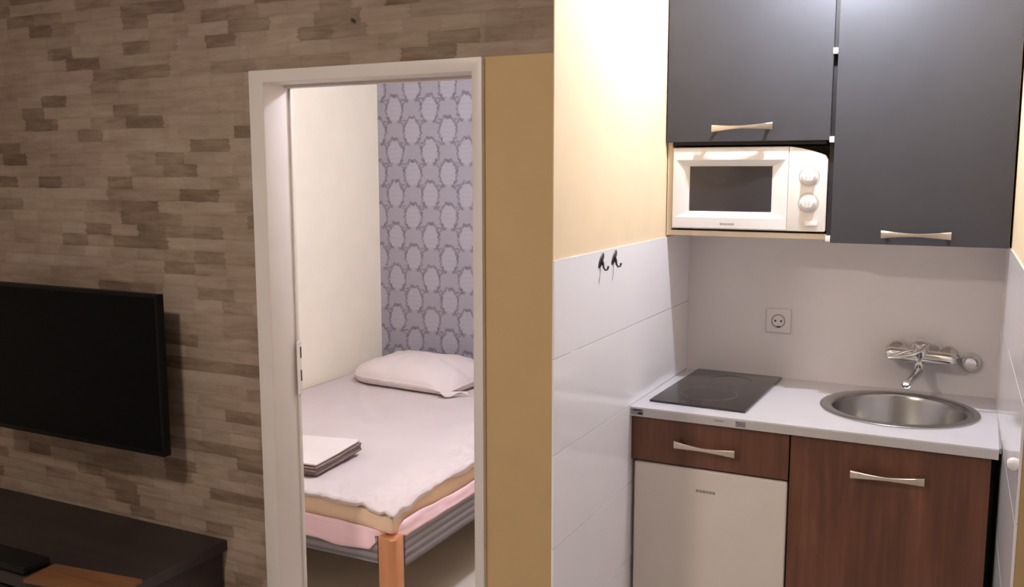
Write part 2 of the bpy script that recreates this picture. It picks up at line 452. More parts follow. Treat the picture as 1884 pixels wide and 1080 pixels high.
bx = thing('media_box', (-1.6, -.39, zc), 'flat black box at the end of the dark console top', 'media box')
w = MB(); w.box(-1.80, -1.407, -.455, -.372, zc + .004, zc + .026, bev=.004); w.build('case', M['box_black'], bx)
for sx in (-1.78, -1.44):
    w = MB(); w.lathe([(.0, 0), (.008, 0), (.008, .005), (0, .005)], (sx, -.41, zc), n=14); w.build('foot', M['box_black'], bx)
w = MB(); w.box(-.155, .155, -.055, .055, zc, zc + .012, bev=.003, mat=Matrix.Translation((-1.225, -.41, 0)) @ Matrix.Rotation(math.radians(7), 4, 'Z'))
tag(w.build('wooden_board', M['board'], loc=(-1.225, -.41, zc)), 'dim orange brown board lying beside the black box on the console', 'board')

w = MB(); w.lathe([(0, .012), (.004, .012), (.005, .010), (.002, .008), (.002, -.004), (0, -.004)], (-.572, 0, 1.976), (0, -1, 0), 12)
tag(w.build('wall_nail', M['dark_metal'], loc=(-.572, 0, 1.976)), 'tiny dark nail head in the stone wallpaper above the doorway', 'nail')

# ------------------------------------------------------------------ bed
FX0, FX1, FY0, FY1 = -2.165, -.772, .438, 2.405
bed = thing('bed_frame', ((FX0 + FX1) / 2, (FY0 + FY1) / 2, 0), 'bed frame with grey ribbed rails and orange wooden legs', 'bed frame')
def leg(cx, cy, top, r=.0375):
    w = MB(); n = 8
    prof = [(r * .9, 0), (r, .004), (r, top - .007), (r * .86, top), (0, top)]
    w.lathe([(0, 0)] + prof, (cx, cy, 0), n=32)
    # squared-off round: push the section towards a rounded square
    for v in w.bm.verts:
        d = Vector((v.co.x - cx, v.co.y - cy)); L = d.length
        if L > 1e-6:
            a = math.atan2(d.y, d.x); k = 1 / (abs(math.cos(a)) ** 4 + abs(math.sin(a)) ** 4) ** .25
            k = 1 + (k - 1) * .8; v.co.x = cx + d.x * k; v.co.y = cy + d.y * k
    return w.build('leg', M['beech'], bed)
for cx in (FX0 + .04, FX1 - .036):
    for cy, top in ((FY0 + .03, .3625), (FY1 - .04, .3625)): leg(cx, cy, top)
w = MB(); w.box(FX1 - .030, FX1 - .004, FY0 + .069, FY1 - .079, .240, .360, bev=.004); w.build('side_rail', M['rail'], bed)
w = MB(); w.box(FX0 + .004, FX0 + .030, FY0 + .069, FY1 - .079, .240, .360, bev=.004); w.build('side_rail', M['rail'], bed)
w = MB(); w.box(FX0 + .079, FX1 - .075, FY0 + .006, FY0 + .032, .262, .358, bev=.004); w.build('foot_rail', M['rail'], bed)
w = MB(); w.box(FX0 + .079, FX1 - .075, FY1 - .036, FY1 - .010, .262, .358, bev=.004); w.build('head_rail', M['rail'], bed)
for i in range(12):
    yy = FY0 + .10 + i * .152
    w = MB(); w.box(FX0 + .03, FX1 - .030, yy, yy + .07, .345, .360, bev=.003); w.build('slat', M['slat'], bed)

MX0, MX1, MY0, MY1, MZ0, MZ1 = -2.16, -.790, .452, 2.395, .367, .461
def sag(x, y):       # the near corner of the soft mattress droops
    return .024 * math.exp(-(((x - MX1) / .13) ** 2 + ((y - MY0) / .13) ** 2))
mt = MB(); mt.box(MX0, MX1, MY0, MY1, MZ0, MZ1, bev=.016, seg=3)
for ax, lo, hi, k in ((0, MX1 - .30, MX1 - .03, 8), (1, MY0 + .03, MY0 + .30, 8)):
    for q in range(k):
        c_ = [0, 0, 0]; n_ = [0, 0, 0]; c_[ax] = lo + (hi - lo) * q / (k - 1); n_[ax] = 1
        bmesh.ops.bisect_plane(mt.bm, geom=mt.bm.verts[:] + mt.bm.edges[:] + mt.bm.faces[:], plane_co=c_, plane_no=n_)
for v in mt.bm.verts:
    if v.co.z > .40: v.co.z -= sag(v.co.x, v.co.y)
tag(mt.build('mattress', M['mattress'], loc=((MX0 + MX1) / 2, (MY0 + MY1) / 2, MZ0)), 'beige mattress on the grey bed frame, edge showing at the foot', 'mattress')

# white sheet draped over the top with short uneven overhangs on the foot and the room side
def sheet_fn(u, v):
    ex, ey = MX1 + .008, MY0 - .008
    u = 1 - (1 - u) ** 1.7; v = v ** 1.7
    hang_s = .006 + .012 * noise.noise(Vector((v * 13, 1.7, 0))) + .006 * math.sin(v * 31)
    hang_f = .003 + .010 * noise.noise(Vector((u * 12, 4.1, 0))) + .004 * math.sin(u * 23 + 1)
    Lx = ex - (MX0 + .006) ; Ly = (MY1 - .006) - ey
    sx = u * (Lx + hang_s + .010); sy = (1 - v) * (Ly + hang_f + .010)        # distance from far-left
    R = .007
    def wrap(s, L):
        if s <= L - R: return s, 0.0
        a = (s - (L - R)) / R
        if a < PI / 2: return L - R + R * math.sin(a), R * (1 - math.cos(a))
        return L + .002 * (s - L), R + (s - (L - R) - R * PI / 2)
    px, dx = wrap(sx, Lx); py, dy = wrap(sy, Ly)
    drop = max(dx, dy) + .45 * min(dx, dy)
    x = MX0 + .006 + px; y = (MY1 - .006) - py
    h = MZ1 + .007
    # soft creases, stronger towards the two free edges
    near = math.exp(-((Lx - min(sx, Lx)) / .16) ** 2) + math.exp(-((Ly - min(sy, Ly)) / .16) ** 2)
    wr = .0035 * noise.noise(Vector((x * 5, y * 5, 0))) + .0020 * noise.noise(Vector((x * 14 + y * 5, y * 9, 2)))
    wr += .0075 * near * noise.noise(Vector((x * 15 - y * 9, y * 17 + x * 21, 7))) + .004 * near * noise.noise(Vector((x * 33 + y * 12, y * 30 - x * 18, 3)))
    z = h + .004 * near + max(wr, -.006) - drop - sag(x, y)
    out = .006 * noise.noise(Vector((x * 17, y * 17, 9)))
    if dx > .004: x += out + .004
    if dy > .004: y -= out + .004
    return Vector((x, y, z))
w = MB(); w.grid(150, 190, sheet_fn)
o = w.build('bedsheet', M['sheet'], loc=(-1.45, 1.4, MZ1), angle=80)
s = o.modifiers.new('thickness', 'SOLIDIFY'); s.thickness = .003; s.offset = -1
tag(o, 'white bedsheet spread over the mattress with crumpled hem', 'bedsheet')

# pink under-sheet hanging out along foot and room side
w = MB()
path = [(-2.12 + i * (1.315 / 60), MY0 - .010, 0) for i in range(61)]
corner = [(-.805 + .022 * math.sin(a), MY0 - .010 + .022 * (1 - math.cos(a)), 0) for a in [PI / 2 * k / 6 for k in range(1, 7)]]
side = [(MX1 + .008, .468 + i * (1.90 / 90), 0) for i in range(91)]
P = path + corner + side; NP = len(P)
def pink_fn(u, v):
    i = min(int(round(u * (NP - 1))), NP - 1); x, y, _ = P[i]
    foot = i <= 60; s_ = i * .022
    top = .391 + .006 * math.sin(s_ * 9) + .008 * noise.noise(Vector((s_ * 4, 0, 5)))
    if foot:
        bot = .312 + .005 * math.sin(s_ * 21) + .010 * noise.noise(Vector((s_ * 7, 2, 5)))
    else:
        bot = .352 + .005 * noise.noise(Vector((s_ * 9, 2, 5)))
        top += .008
    z = top + (bot - top) * v
    bulge = .005 * noise.noise(Vector((s_ * 12, v * 2, 1))) + .011 * v
    if foot and x > -.83: bulge *= .5
    tuck = min(1, max(0, (x + .870) / .04)) if i <= 66 else min(1, max(0, (.51 - y) / .04))     # folded in under the corner
    top += (.3652 - top) * tuck; bot += (.3640 - bot) * tuck; z = top + (bot - top) * v
    if i <= 60: y += -bulge * (1 - tuck) + .028 * tuck
    elif i <= 66: x -= .03; y += .03
    else: x += bulge * (1 - tuck) - .028 * tuck
    return Vector((x, y, z))
w.grid(NP, 8, pink_fn)
o = w.build('undersheet', M['pink'], loc=(-1.45, 1.4, .33), angle=80)
s = o.modifiers.new('thickness', 'SOLIDIFY'); s.thickness = .002; s.offset = -1
tag(o, 'pink undersheet hanging out below the white sheet over the rail', 'undersheet')

# pillow
def pillow_mesh(W_, D_, H_, n=96):
    """rounded-rectangle rings: crown, soft shoulder, side gusset, underside"""
    w = MB(); bm = w.bm
    prof = [(r, 't') for r in (.06, .14, .24, .36, .48, .60, .70, .78, .85, .905, .945, .972, .990, 1.0)] + [(1.012, 'seam'), (1.0, 'g1'), (.985, 'g2'), (.955, 'b'), (.80, 'b'), (.4, 'b')]
    ze = .040
    def pt(r, kind, k):
        a = 2 * PI * k / n; c, s_ = math.cos(a), math.sin(a)
        q = (abs(c) ** 5 + abs(s_) ** 5) ** -.2
        x, y = c * q * r * W_ / 2, s_ * q * r * D_ / 2
        # near right corner is drawn out into an ear
        ear = math.exp(-(((x / W_ * 2 - .93) / .22) ** 2 + ((y / D_ * 2 + .95) / .30) ** 2))
        x += .012 * ear * r; y -= .030 * ear * r
        nz = noise.noise(Vector((x * 8, y * 8, 1.3))); n2 = noise.noise(Vector((x * 20 + y * 9, y * 17, 4)))
        if kind == 't':
            e = max(0, 1 - r ** 2.5) ** .62
            z = ze + (H_ - ze) * e + (.010 * nz + .007 * n2) * min(1, 2.2 * e)
            cc = math.hypot(x / W_ * 2 - .95, y / D_ * 2 + 1.0); an = math.atan2(y / D_ * 2 + 1.0, x / W_ * 2 - .95)
            z += .015 * math.exp(-(cc / .45) ** 2) * math.sin(an * 8 + 1) * min(1, 3 * e)
        else: z = {'seam': ze - .002, 'g1': ze - .012, 'g2': .014, 'b': .006}[kind] + (.004 * n2 if kind != 'b' else 0)
        if kind != 'b': z -= (z - .012) * .75 * ear
        return Vector((x, y, max(z, .003)))
    rings = [[bm.verts.new(pt(r, kd, k)) for k in range(n)] for r, kd in prof]
    tc = bm.verts.new((0, 0, H_)); bc_ = bm.verts.new((0, 0, .006))
    for k in range(n):
        q = (k + 1) % n
        bm.faces.new((tc, rings[0][k], rings[0][q])); bm.faces.new((bc_, rings[-1][q], rings[-1][k]))
        for A, B in zip(rings, rings[1:]): bm.faces.new((A[k], B[k], B[q], A[q]))
    bmesh.ops.recalc_face_normals(bm, faces=bm.faces)
    return w
PZ = MZ1 + .012
pw = thing('pillow', (-1.70, 2.10, PZ), 'plump white pillow lying at the damask wall end of the bed', 'pillow')
w = pillow_mesh(.68, .47, .146)
PR = Matrix.Translation((-1.70, 2.10, PZ)) @ Matrix.Rotation(math.radians(-5), 4, 'Z')
bmesh.ops.transform(w.bm, matrix=PR, verts=w.bm.verts)
w.build('cushion', M['pillow'], pw, angle=75)
# loose end of the pillowcase at the near corner
w = MB()
def flap(u, v):
    x = .285 + .115 * u; y = -.215 - .050 * v * (.55 + .45 * math.cos((u - .25) * 4)) + .06 * u * u
    z = .010 + .012 * (1 - v) + .010 * math.sin(u * 10) * v
    return PR @ Vector((x, y, max(z, .004)))
w.grid(30, 10, flap)
o = w.build('pillowcase_flap', M['pillow'], pw, angle=75)
s = o.modifiers.new('thickness', 'SOLIDIFY'); s.thickness = .003

# folded towels
def folded(x0, x1, y0, y1, z0, layers, th, rot, c, name, mat, label, tip=0.0):
    t = thing(name, (c[0], c[1], z0), label, 'towel', None)
    T = Matrix.Translation((c[0], c[1], 0)) @ Matrix.Rotation(math.radians(rot), 4, 'Z')
    w = MB()
    n = 22
    for L in range(layers):
        za = z0 + L * th
        def top(u, v, za=za):
            x = x0 + (x1 - x0) * u; y = y0 + (y1 - y0) * v
            return x, y
        g = MB()
        g.box(x0 + .004 * (L % 2), x1 - .003 * (L % 2), y0 + .005 * ((L + 1) % 2), y1, za, za + th * .97, bev=th * .46, seg=4)
        bmesh.ops.subdivide_edges(g.bm, edges=[e for e in g.bm.edges if e.calc_length() > .1], cuts=10, use_grid_fill=True)
        for v in g.bm.verts:
            q = (v.co.y - y0) / (y1 - y0); r = (v.co.x - x0) / (x1 - x0)
            v.co.z += tip * max(0, q) ** 2.2 * max(0, r) + .002 * noise.noise(Vector((v.co.x * 14, v.co.y * 14, L)))
            v.co = T @ v.co
        w.merge(g.bm)
    w.build('folded_cloth', mat, t, angle=70)
    return t
folded(-.17, .17, -.17, .15, MZ1 + .0165, 3, .0105, 4, (-1.383, .725), 'folded_towel', M['towel_brown'], 'brown grey folded towel on the bed under a white one', .012)
folded(-.169, .163, -.163, .146, MZ1 + .0505, 1, .008, 4, (-1.383, .725), 'folded_towel', M['towel_white'], 'white folded towel lying on top of a brown one', .013)

# ------------------------------------------------------------------ bow handle (shared by the four fronts)
def bow_handle(parent, cx, y, z, L=.182, rise=.0):
    """flat bow handle: wide ends, thin waist, standing off on two feet"""
    w = MB(); n = 25; pts = []; rad = []
    for i in range(n):
        t = i / (n - 1) * 2 - 1
        pts.append((cx + t * L / 2, y - .022 - .008 * (1 - t * t), z + rise * t))
        wv = .0048 + .0062 * abs(t) ** 1.5
        rad.append((.0034, wv) if True else wv)
    P_ = [Vector(p) for p in pts]
    t_ = bmesh.new(); rings = []
    for p, (a, b) in zip(P_, rad):
        ring = []
        for k in range(16):
            an = 2 * PI * k / 16; cx_, sz_ = math.cos(an), math.sin(an)
            sq = (abs(cx_) ** 4 + abs(sz_) ** 4) ** -.25
            ring.append(t_.verts.new(p + Vector((0, a * cx_ * sq, b * sz_ * sq))))
        rings.append(ring)
    for A, B in zip(rings, rings[1:]):
        for k in range(16): t_.faces.new((A[k], A[(k + 1) % 16], B[(k + 1) % 16], B[k]))
    t_.faces.new(rings[0][::-1]); t_.faces.new(rings[-1])
    bmesh.ops.recalc_face_normals(t_, faces=t_.faces)
    w.merge(t_)
    for s in (-1, 1): w.tube([(cx + s * (L / 2 - .014), y + .001, z + rise * s), (cx + s * (L / 2 - .014), y - .022, z + rise * s)], .0055, 12)
    return w.build('handle', M['nickel'], parent)

# ------------------------------------------------------------------ lower kitchen
YL = YF + .016                       # front face of the lower fronts
bc = thing('base_cabinet', (.5, .87, 0), 'walnut brown lower kitchen cabinet under the white worktop', 'cabinet')
w = MB()
w.box(.478, .494, YL + .019, D - .01, .08, .848)                                  # divider
w.box(.962, .978, YL + .019, D - .01, .0, .848)                                   # right side
w.box(.494, .962, YL + .019, D - .01, .08, .096)
w.box(.004, .478, YL + .019, D - .01, .716, .730); w.box(.004, .014, YL + .10, D - .01, .0, .716)
w.box(.494, .962, D - .02, D - .01, .08, .60)
w.box(.494, .970, YL + .06, YL + .076, 0, .08)
w.build('carcass', M['darkgap'], bc, smooth=False)
w = MB(); w.box(.004, .4725, YL, YL + .018, .7135, .847, bev=.0015, seg=1); d = w.build('drawer', M['walnut'], bc)
bow_handle(d, .2345, YL, .778, .180, -.0025)
w = MB(); w.box(.4765, .981, YL, YL + .018, .085, .847, bev=.0015, seg=1); d = w.build('door', M['walnut'], bc)
bow_handle(d, .734, YL, .766, .186, .002)

fg = thing('fridge', (.24, .85, 0), 'small white built-in fridge below the walnut drawer', 'fridge')
w = MB(); w.box(.020, .470, YL + .045, D - .06, .015, .700, bev=.004); w.build('body', M['fridge'], fg)
w = MB(); w.box(.014, .4715, YL + .001, YL + .041, .035, .7075, bev=.007, seg=3); d = w.build('door', M['fridge'], fg)
w = MB()
xx = .208
for ww_ in (.008, .007, .009, .006, .008, .007):
    w.box(xx, xx + ww_, YL - .0002, YL + .002, .6385, .6465); xx += ww_ + .0024
w.build('badge', M['badge'], d); 
for sx in (.05, .44):
    w = MB(); w.lathe([(0, 0), (.018, 0), (.018, .012), (.012, .016), (0, .016)], (sx, YL + .08, 0), n=18); w.build('foot', M['darkgap'], fg)

wt = thing('worktop', (.5, .86, .85), 'white kitchen worktop with round sink cut-out over the walnut cabinet', 'worktop')
SX, SY, SR = .731, .888, .222
w = MB()
# slab with a round hole: ring of quads between circle and rectangle
X0, X1, Y0, Y1 = .0045, rx(.8) - .007, YF, D - .001
n = 96
def rect_pt(a):
    dx, dy = math.cos(a), math.sin(a)
    t = min(((X1 - SX) if dx > 0 else (X0 - SX)) / dx if abs(dx) > 1e-9 else 1e9, ((Y1 - SY) if dy > 0 else (Y0 - SY)) / dy if abs(dy) > 1e-9 else 1e9)
    return SX + dx * t, SY + dy * t
angs = sorted([2 * PI * k / n for k in range(n)] + [math.atan2(yy - SY, xx_ - SX) % (2 * PI) for xx_ in (X0, X1) for yy in (Y0, Y1)])
bmw = w.bm; lv = {}
for zz in (.852, HC):
    lv[zz] = ([bmw.verts.new((SX + (SR - .018) * math.cos(a), SY + (SR - .018) * math.sin(a), zz)) for a in angs], [bmw.verts.new((*rect_pt(a), zz)) for a in angs])
na = len(angs)
for k in range(na):
    q = (k + 1) % na
    it_, ot_ = lv[HC]; ib_, ob_ = lv[.852]
    bmw.faces.new((it_[k], it_[q], ot_[q], ot_[k])); bmw.faces.new((ib_[k], ob_[k], ob_[q], ib_[q]))
    bmw.faces.new((ot_[k], ot_[q], ob_[q], ob_[k])); bmw.faces.new((it_[q], it_[k], ib_[k], ib_[q]))
bmesh.ops.recalc_face_normals(bmw, faces=bmw.faces)
w.build('slab', M['worktop'], wt, smooth=False)
w = MB(); w.box(X0, X1, YF - .0015, YF + .0005, .8525, HC - .003); w.build('edge_band', M['worktop_edge'], wt)
w = MB(); w.box(.008, .046, YF - .0025, YF - .001, .8575, .8755, mi=0)
w.box(.014, .040, YF - .003, YF - .002, .870, .8735, mi=1); w.box(.030, .044, YF - .003, YF - .002, .859, .866, mi=1)
o = w.build('sticker', [M['purple_print'], M['darkgap']], wt); o['label'] = 'purple grey sticker at the left end of the edge'
w = MB(); w.box(.262, .290, YF - .0025, YF - .001, .8655, .8705); o = w.build('sticker', M['badge'], wt); o['label'] = 'small dark dash on the edge'
w = MB(); w.box(.324, .352, YF - .0025, YF - .001, .857, .873); o = w.build('sticker', M['purple_print'], wt); o['label'] = 'square grey mark on the edge'
# dark sealing joints against the walls
w = MB(); w.box(X1, X1 + .006, YF + .004, D - .002, .868, HC + .0012); o = w.build('seal', M['badge'], wt)

hb = thing('cooktop', (.19, .9, HC), 'black glass two zone cooktop set in the worktop near the tiled wall', 'cooktop')
w = MB()
w.prism([(.038, .646), (.334, .634), (.343, 1.146), (.049, 1.158)], HC + .001, HC + .0075, axis='z', bev=.0012)
w.build('glass_plate', M['hob_glass'], hb)
for cx, cy, r in ((.183, .80, .088), (.198, 1.02, .070)):
    w = MB(); w.lathe([(r - .003, 0), (r, 0), (r, .0004), (r - .003, .0004), (r - .003, 0)], (cx, cy, HC + .0073), n=48)
    w.build('cooking_zone', M['hob_mark'], hb)
for i in range(4):
    w = MB(); w.lathe([(0, .0004), (.005, .0004), (.005, 0)], (.14 + i * .03, .665, HC + .0073), n=16); w.build('touch_control', M['hob_mark'], hb)

sk = thing('sink', (SX, SY, HC), 'round stainless steel sink set in the white worktop under the tap', 'sink')
w = MB(); w.lathe([(SR, .000), (SR, .003), (SR - .004, .0058), (SR - .024, .0062), (SR - .032, .0035), (SR - .036, -.002)], (SX, SY, HC + .0003), n=72)
w.build('rim', M['steel'], sk)
w = MB(); R0 = SR - .036
w.lathe([(R0, -.002), (R0 - .004, -.012), (R0 - .010, -.10), (R0 - .030, -.135), (R0 - .075, -.150), (.045, -.156), (.035, -.157)], (SX, SY, HC), n=72)
w.build('bowl', M['steel'], sk)
w = MB(); w.lathe([(.037, -.158), (.036, -.1545), (.030, -.156), (.018, -.160), (.012, -.158), (0, -.157)], (SX, SY, HC), n=36)
w.build('drain', M['chrome'], sk)

# wall-mounted mixer
tp = thing('faucet', (.775, D, 1.005), 'chrome wall mounted mixer tap above the round sink', 'faucet')
for cx, cz in ((.700, 1.008), (.850, 1.002)):
    w = MB(); w.lathe([(.0, .0), (.034, .0), (.034, .004), (.030, .012), (.020, .020), (.0175, .022), (.0175, .05), (0, .05)], (cx, D - .0005, cz), (0, -1, 0), 36)
    w.build('escutcheon', M['chrome'], tp)
yb = D - .066
w = MB()
w.tube([(.672, yb, 1.010), (.678, yb, 1.0095), (.690, yb, 1.009), (.775, yb, 1.005), (.858, yb, 1.002), (.872, yb, 1.001), (.878, yb, 1.001)], [.012, .0185, .0215, .0225, .0215, .0185, .012], 28)
w.tube([(.700, D - .05, 1.008), (.700, yb, 1.008)], .0165, 20); w.tube([(.850, D - .05, 1.002), (.850, yb, 1.002)], .0165, 20)
w.lathe([(.0225, -.01), (.024, .012), (.0245, .030), (.0235, .040), (.017, .047), (0, .049)], (.773, yb, 1.008), (0, -.12, 1), 30)
w.lathe([(.015, .0), (.0155, -.030), (.013, -.034), (0, -.034)], (.772, yb, .990), (0, 0, 1), 24)
w.build('body', M['chrome'], tp)
# loop lever reaching forward-left from the cartridge
w = MB()
top = Vector((.773, yb - .010, 1.052))
a = [top + Vector((.012, -.006, -.006)), top + Vector((.006, -.032, -.018)), Vector((.755, yb - .060, 1.020)), Vector((.715, yb - .066, 1.010)), Vector((.685, yb - .062, 1.006))]
b = [top + Vector((-.012, -.004, -.004)), top + Vector((-.020, -.028, -.020)), Vector((.728, yb - .050, 1.024)), Vector((.705, yb - .060, 1.014)), Vector((.685, yb - .062, 1.006))]
w.tube(a, [(.0075, .006), (.007, .0055), (.006, .005), (.006, .0045), (.005, .004)], 12); w.tube(b, [(.0065, .005), (.006, .005), (.005, .0045), (.005, .004), (.005, .004)], 12)
w.lathe([(.0245, 0), (.0245, .006), (.018, .011), (0, .012)], (.773, yb - .005, 1.049), (0, -.2, 1), 28)
w.build('lever', M['chrome'], tp)
w = MB()
w.tube([(.772, yb, .972), (.772, yb - .004, .962), (.770, yb - .018, .955), (.764, yb - .055, .951), (.756, yb - .100, .948), (.748, yb - .140, .9455)], [.0135, .0135, .0125, .0115, .0110, .0110], 18)
w.lathe([(.0118, -.004), (.0128, .0), (.0128, .010), (.009, .012), (0, .010)], (.748, yb - .140, .9455), (-.18, -.95, -.30), 20)
w.build('spout', M['chrome'], tp)

w = MB(); w.lathe([(0, .0), (.031, .0), (.031, .004), (.026, .016), (.0225, .024), (.020, .026), (.016, .020), (.0, .019)], (.917, D - .0005, .988), (0, -1, 0), 36)
tag(w.build('valve_cap', M['chrome'], loc=(.917, D, .988)), 'round chrome valve cap on the wall right of the tap', 'valve')

so = thing('wall_socket', (.322, D, 1.078), 'round beige power socket on the back wall above the cooktop', 'socket')
w = MB(); w.box(.281, .363, D - .009, D + .0, 1.037, 1.119, bev=.006, seg=3); w.build('plate', M['splash'], so)
w = MB(); w.lathe([(.0235, 0.0), (.0235, .0015), (.0205, .0020), (.0195, -.0005), (0, -.0005)], (.322, D - .0088, 1.078), (0, -1, 0), 36); w.build('ring', M['badge'], so)
w = MB()
for s in (-1, 1): w.lathe([(0, .0012), (.0034, .0012), (.0034, 0)], (.322 + s * .0095, D - .0090, 1.078), (0, -1, 0), 14)
w.box(.317, .330, D - .0118, D - .0085, 1.056, 1.0605, bev=.0008, seg=1)
w.build('contacts', M['darkgap'], so)

def hook(y, label):
    h = thing('wall_hook', (.004, y, 1.343), label, 'hook', 'hooks on the tiled wall')
    w = MB(); w.lathe([(0, .0035), (.0135, .0030), (.0150, .0010), (.0150, 0)], (.0038, y, 1.345), (1, 0, 0), 28, sx=1.75, sy=.72); w.build('back_plate', M['dark_metal'], h)
    w = MB(); w.tube([(.006, y, 1.350), (.010, y, 1.338), (.012, y, 1.326), (.017, y, 1.319), (.023, y, 1.321), (.026, y, 1.330)], [.0035, .0034, .003, .0028, .0026, .0032], 10)
    w.build('prong', M['dark_metal'], h)
hook(.307, 'small dark hook on the white tiles, the one nearer the room')
hook(.407, 'small dark hook on the white tiles, the one nearer the cabinets')

w = MB(); w.lathe([(0, .021), (.007, .0205), (.0115, .0165), (.0135, .010), (.0125, .004), (.010, .0), (0, 0)], (rx(.02) - .003, .022, 1.0), (-1, 0, 0), 28)
tag(w.build('wall_button', M['white_plastic'], loc=(rx(.02), .022, 1.0)), 'white round knob on the tiled right wall beside the worktop end', 'knob')

# ------------------------------------------------------------------ wall cabinets
ZB, ZA, ZTOP = 1.371, 1.676, 2.42
def wall_cabinet(x0, x1, zb, zdoor, label, hx, hz):
    t = thing('wall_cabinet', ((x0 + x1) / 2, D, zb), label, 'cabinet', 'charcoal wall cabinets')
    w = MB(); yb0 = YC + .020
    rt = .004 if zdoor - zb > .1 else .016
    w.box(x0, x0 + .016, yb0, D, zb, ZTOP, mi=0); w.box(x1 - rt, x1, yb0, D, zb, ZTOP, mi=0)
    w.box(x0 + .016, x1 - rt, yb0, D, ZTOP - .016, ZTOP); w.box(x0 + .016, x1 - rt, D - .008, D, zb, ZTOP - .016)
    w.box(x0 + .016, x1 - rt, yb0, D - .008, zdoor + .001, zdoor + .017)
    if zdoor - zb > .1: w.box(x0 + .016, x1 - rt, yb0, D - .008, zb, zb + .016)
    w.build('carcass', M['carcass'], t, smooth=False)
    w = MB(); w.box(x0 + .001, x1 - .002, YC, YC + .0185, zdoor, ZTOP, bev=.0012, seg=1); d = w.build('door', M['door_dark'], t)
    bow_handle(d, hx, YC, hz, .186, .0025 if hx < .5 else 0)
    return t
cl = wall_cabinet(.003, XM - .004, ZB + .008, ZA, 'charcoal wall cabinet with the microwave shelf under its door', .2475, 1.7185)
cr = wall_cabinet(XM + .005, K - .004, ZB, ZB, 'charcoal wall cabinet reaching down to the splashback above the tap', .755, 1.402)
w = MB(); w.box(XM - .0085, XM + .010, YC + .0186, YC + .0199, ZB + .002, ZTOP); w.build('door_gap_shade', M['darkgap'], cr)  # dark strip added as painted shade in the gap between the doors
w = MB(); w.box(.0195, XM - .0195, YC + .0186, D - .01, ZA - .010, ZA + .0005); w.build('shelf_top_shade', M['darkgap'], cl)  # dark slab added as painted shade above the microwave
for z in (1.935, 1.678, 1.383):
    w = MB(); w.box(XM - .008, XM + .006, YC - .0035, YC + .014, z - .009, z + .009, bev=.002); o = w.build('edge_clip', M['white_plastic'], cl); o['label'] = 'small white plastic clip'

# microwave
mw = thing('microwave', (.26, 1.0, ZB + .024), 'white microwave oven with dark window in the shelf of the wall cabinet', 'microwave')
mz0, mz1 = 1.402, 1.659; mx0, mx1 = .0215, .5005; my = YC + .012
w = MB()
w.box(mx0 + .006, mx1 - .003, my + .027, D - .02, mz0 + .002, 1.620, bev=.006)
w.box(mx0 + .006, mx1 - .10, my + .027, D - .02, 1.60, mz1 - .006, bev=.006)
w.build('body', M['warm_plastic'], mw)
def arc_top(x):      # top outline: flat, then falling away to a rounded right shoulder
    xs = .375
    if x < xs: return mz1
    t = (x - xs) / (mx1 - xs)
    return mz1 - .030 * t ** 1.7 - (.012 * max(0, (t - .93) / .07) ** 2)
dx1 = .386
# door: solid frame with a real window opening whose four reveals slope in
ow = (.0345, .378, 1.438, 1.620)     # outer of the sloping reveal
iw = (.0745, .333, 1.459, 1.599)     # glass
w = MB(); B = w.bm; yo, yi = my, my + .022
def loop(x0, x1, z0, z1, y): return [B.verts.new((x0, y, z0)), B.verts.new((x1, y, z0)), B.verts.new((x1, y, z1)), B.verts.new((x0, y, z1))]
L0 = loop(mx0, dx1, mz0, mz1, my + .026); L1 = loop(mx0, dx1, mz0, mz1, yo + .004); L2 = loop(mx0 + .004, dx1 - .001, mz0 + .004, mz1 - .004, yo)
L3 = loop(*ow, yo); L4 = loop(*iw, yi)
for A, C_ in ((L0, L1), (L1, L2), (L2, L3), (L3, L4)):
    for k in range(4): B.faces.new((A[k], A[(k + 1) % 4], C_[(k + 1) % 4], C_[k]))
B.faces.new(L4); B.faces.new(L0[::-1])
bmesh.ops.recalc_face_normals(B, faces=B.faces)
md = w.build('door', M['white_plastic'], mw)
w = MB(); w.box(iw[0] - .0005, iw[1] + .0005, yi - .0022, yi + .001, iw[2] - .0005, iw[3] + .0005); w.build('window', M['oven_glass'], md)
w = MB(); xx = .180
for ww_ in (.006, .005, .007, .005, .006, .006):
    w.box(xx, xx + ww_, yo - .0005, yo + .001, 1.4155, 1.4215); xx += ww_ + .0018
w.build('badge', M['badge'], md)
w = MB()
poly = [(dx1 + .0002, mz0)] + [(mx1 - .004, mz0), (mx1, mz0 + .004)] + [(dx1 + .001 + (mx1 - dx1 - .001) * t, arc_top(dx1 + .001 + (mx1 - dx1 - .001) * t)) for t in [1 - k / 14 for k in range(15)]]
w.prism(poly, my + .0005, my + .027, bev=.0015)
w.build('control_panel', M['warm_plastic'], mw)
for z in (1.570, 1.490):
    w = MB(); w.lathe([(.024, 0), (.024, .003), (.0205, .005), (.019, .016), (.0165, .0185), (0, .0195)], (.4485, my - .001, z), (0, -1, 0), 36)
    w.box(.4435, .4535, my - .030, my - .012, z - .017, z + .019, bev=.004, seg=3)
    kn = w.build('knob', M['white_plastic'], mw)
    w = MB(); w.lathe([(.0290, 0), (.0290, .0006), (.0300, .0006), (.0300, 0), (.0290, 0)], (.4485, my - .001, z), (0, -1, 0), 40); w.build('dial_print', M['badge'], kn)
w = MB(); w.box(.440, .478, my - .006, my + .002, 1.418, 1.434, bev=.004, seg=3); w.build('door_button', M['white_plastic'], mw)
for sx in (.06, .45):
    w = MB(); w.box(sx - .012, sx + .012, my + .05, my + .08, ZB + .0242, mz0 + .003, bev=.001, seg=1); w.build('foot', M['darkgap'], mw)

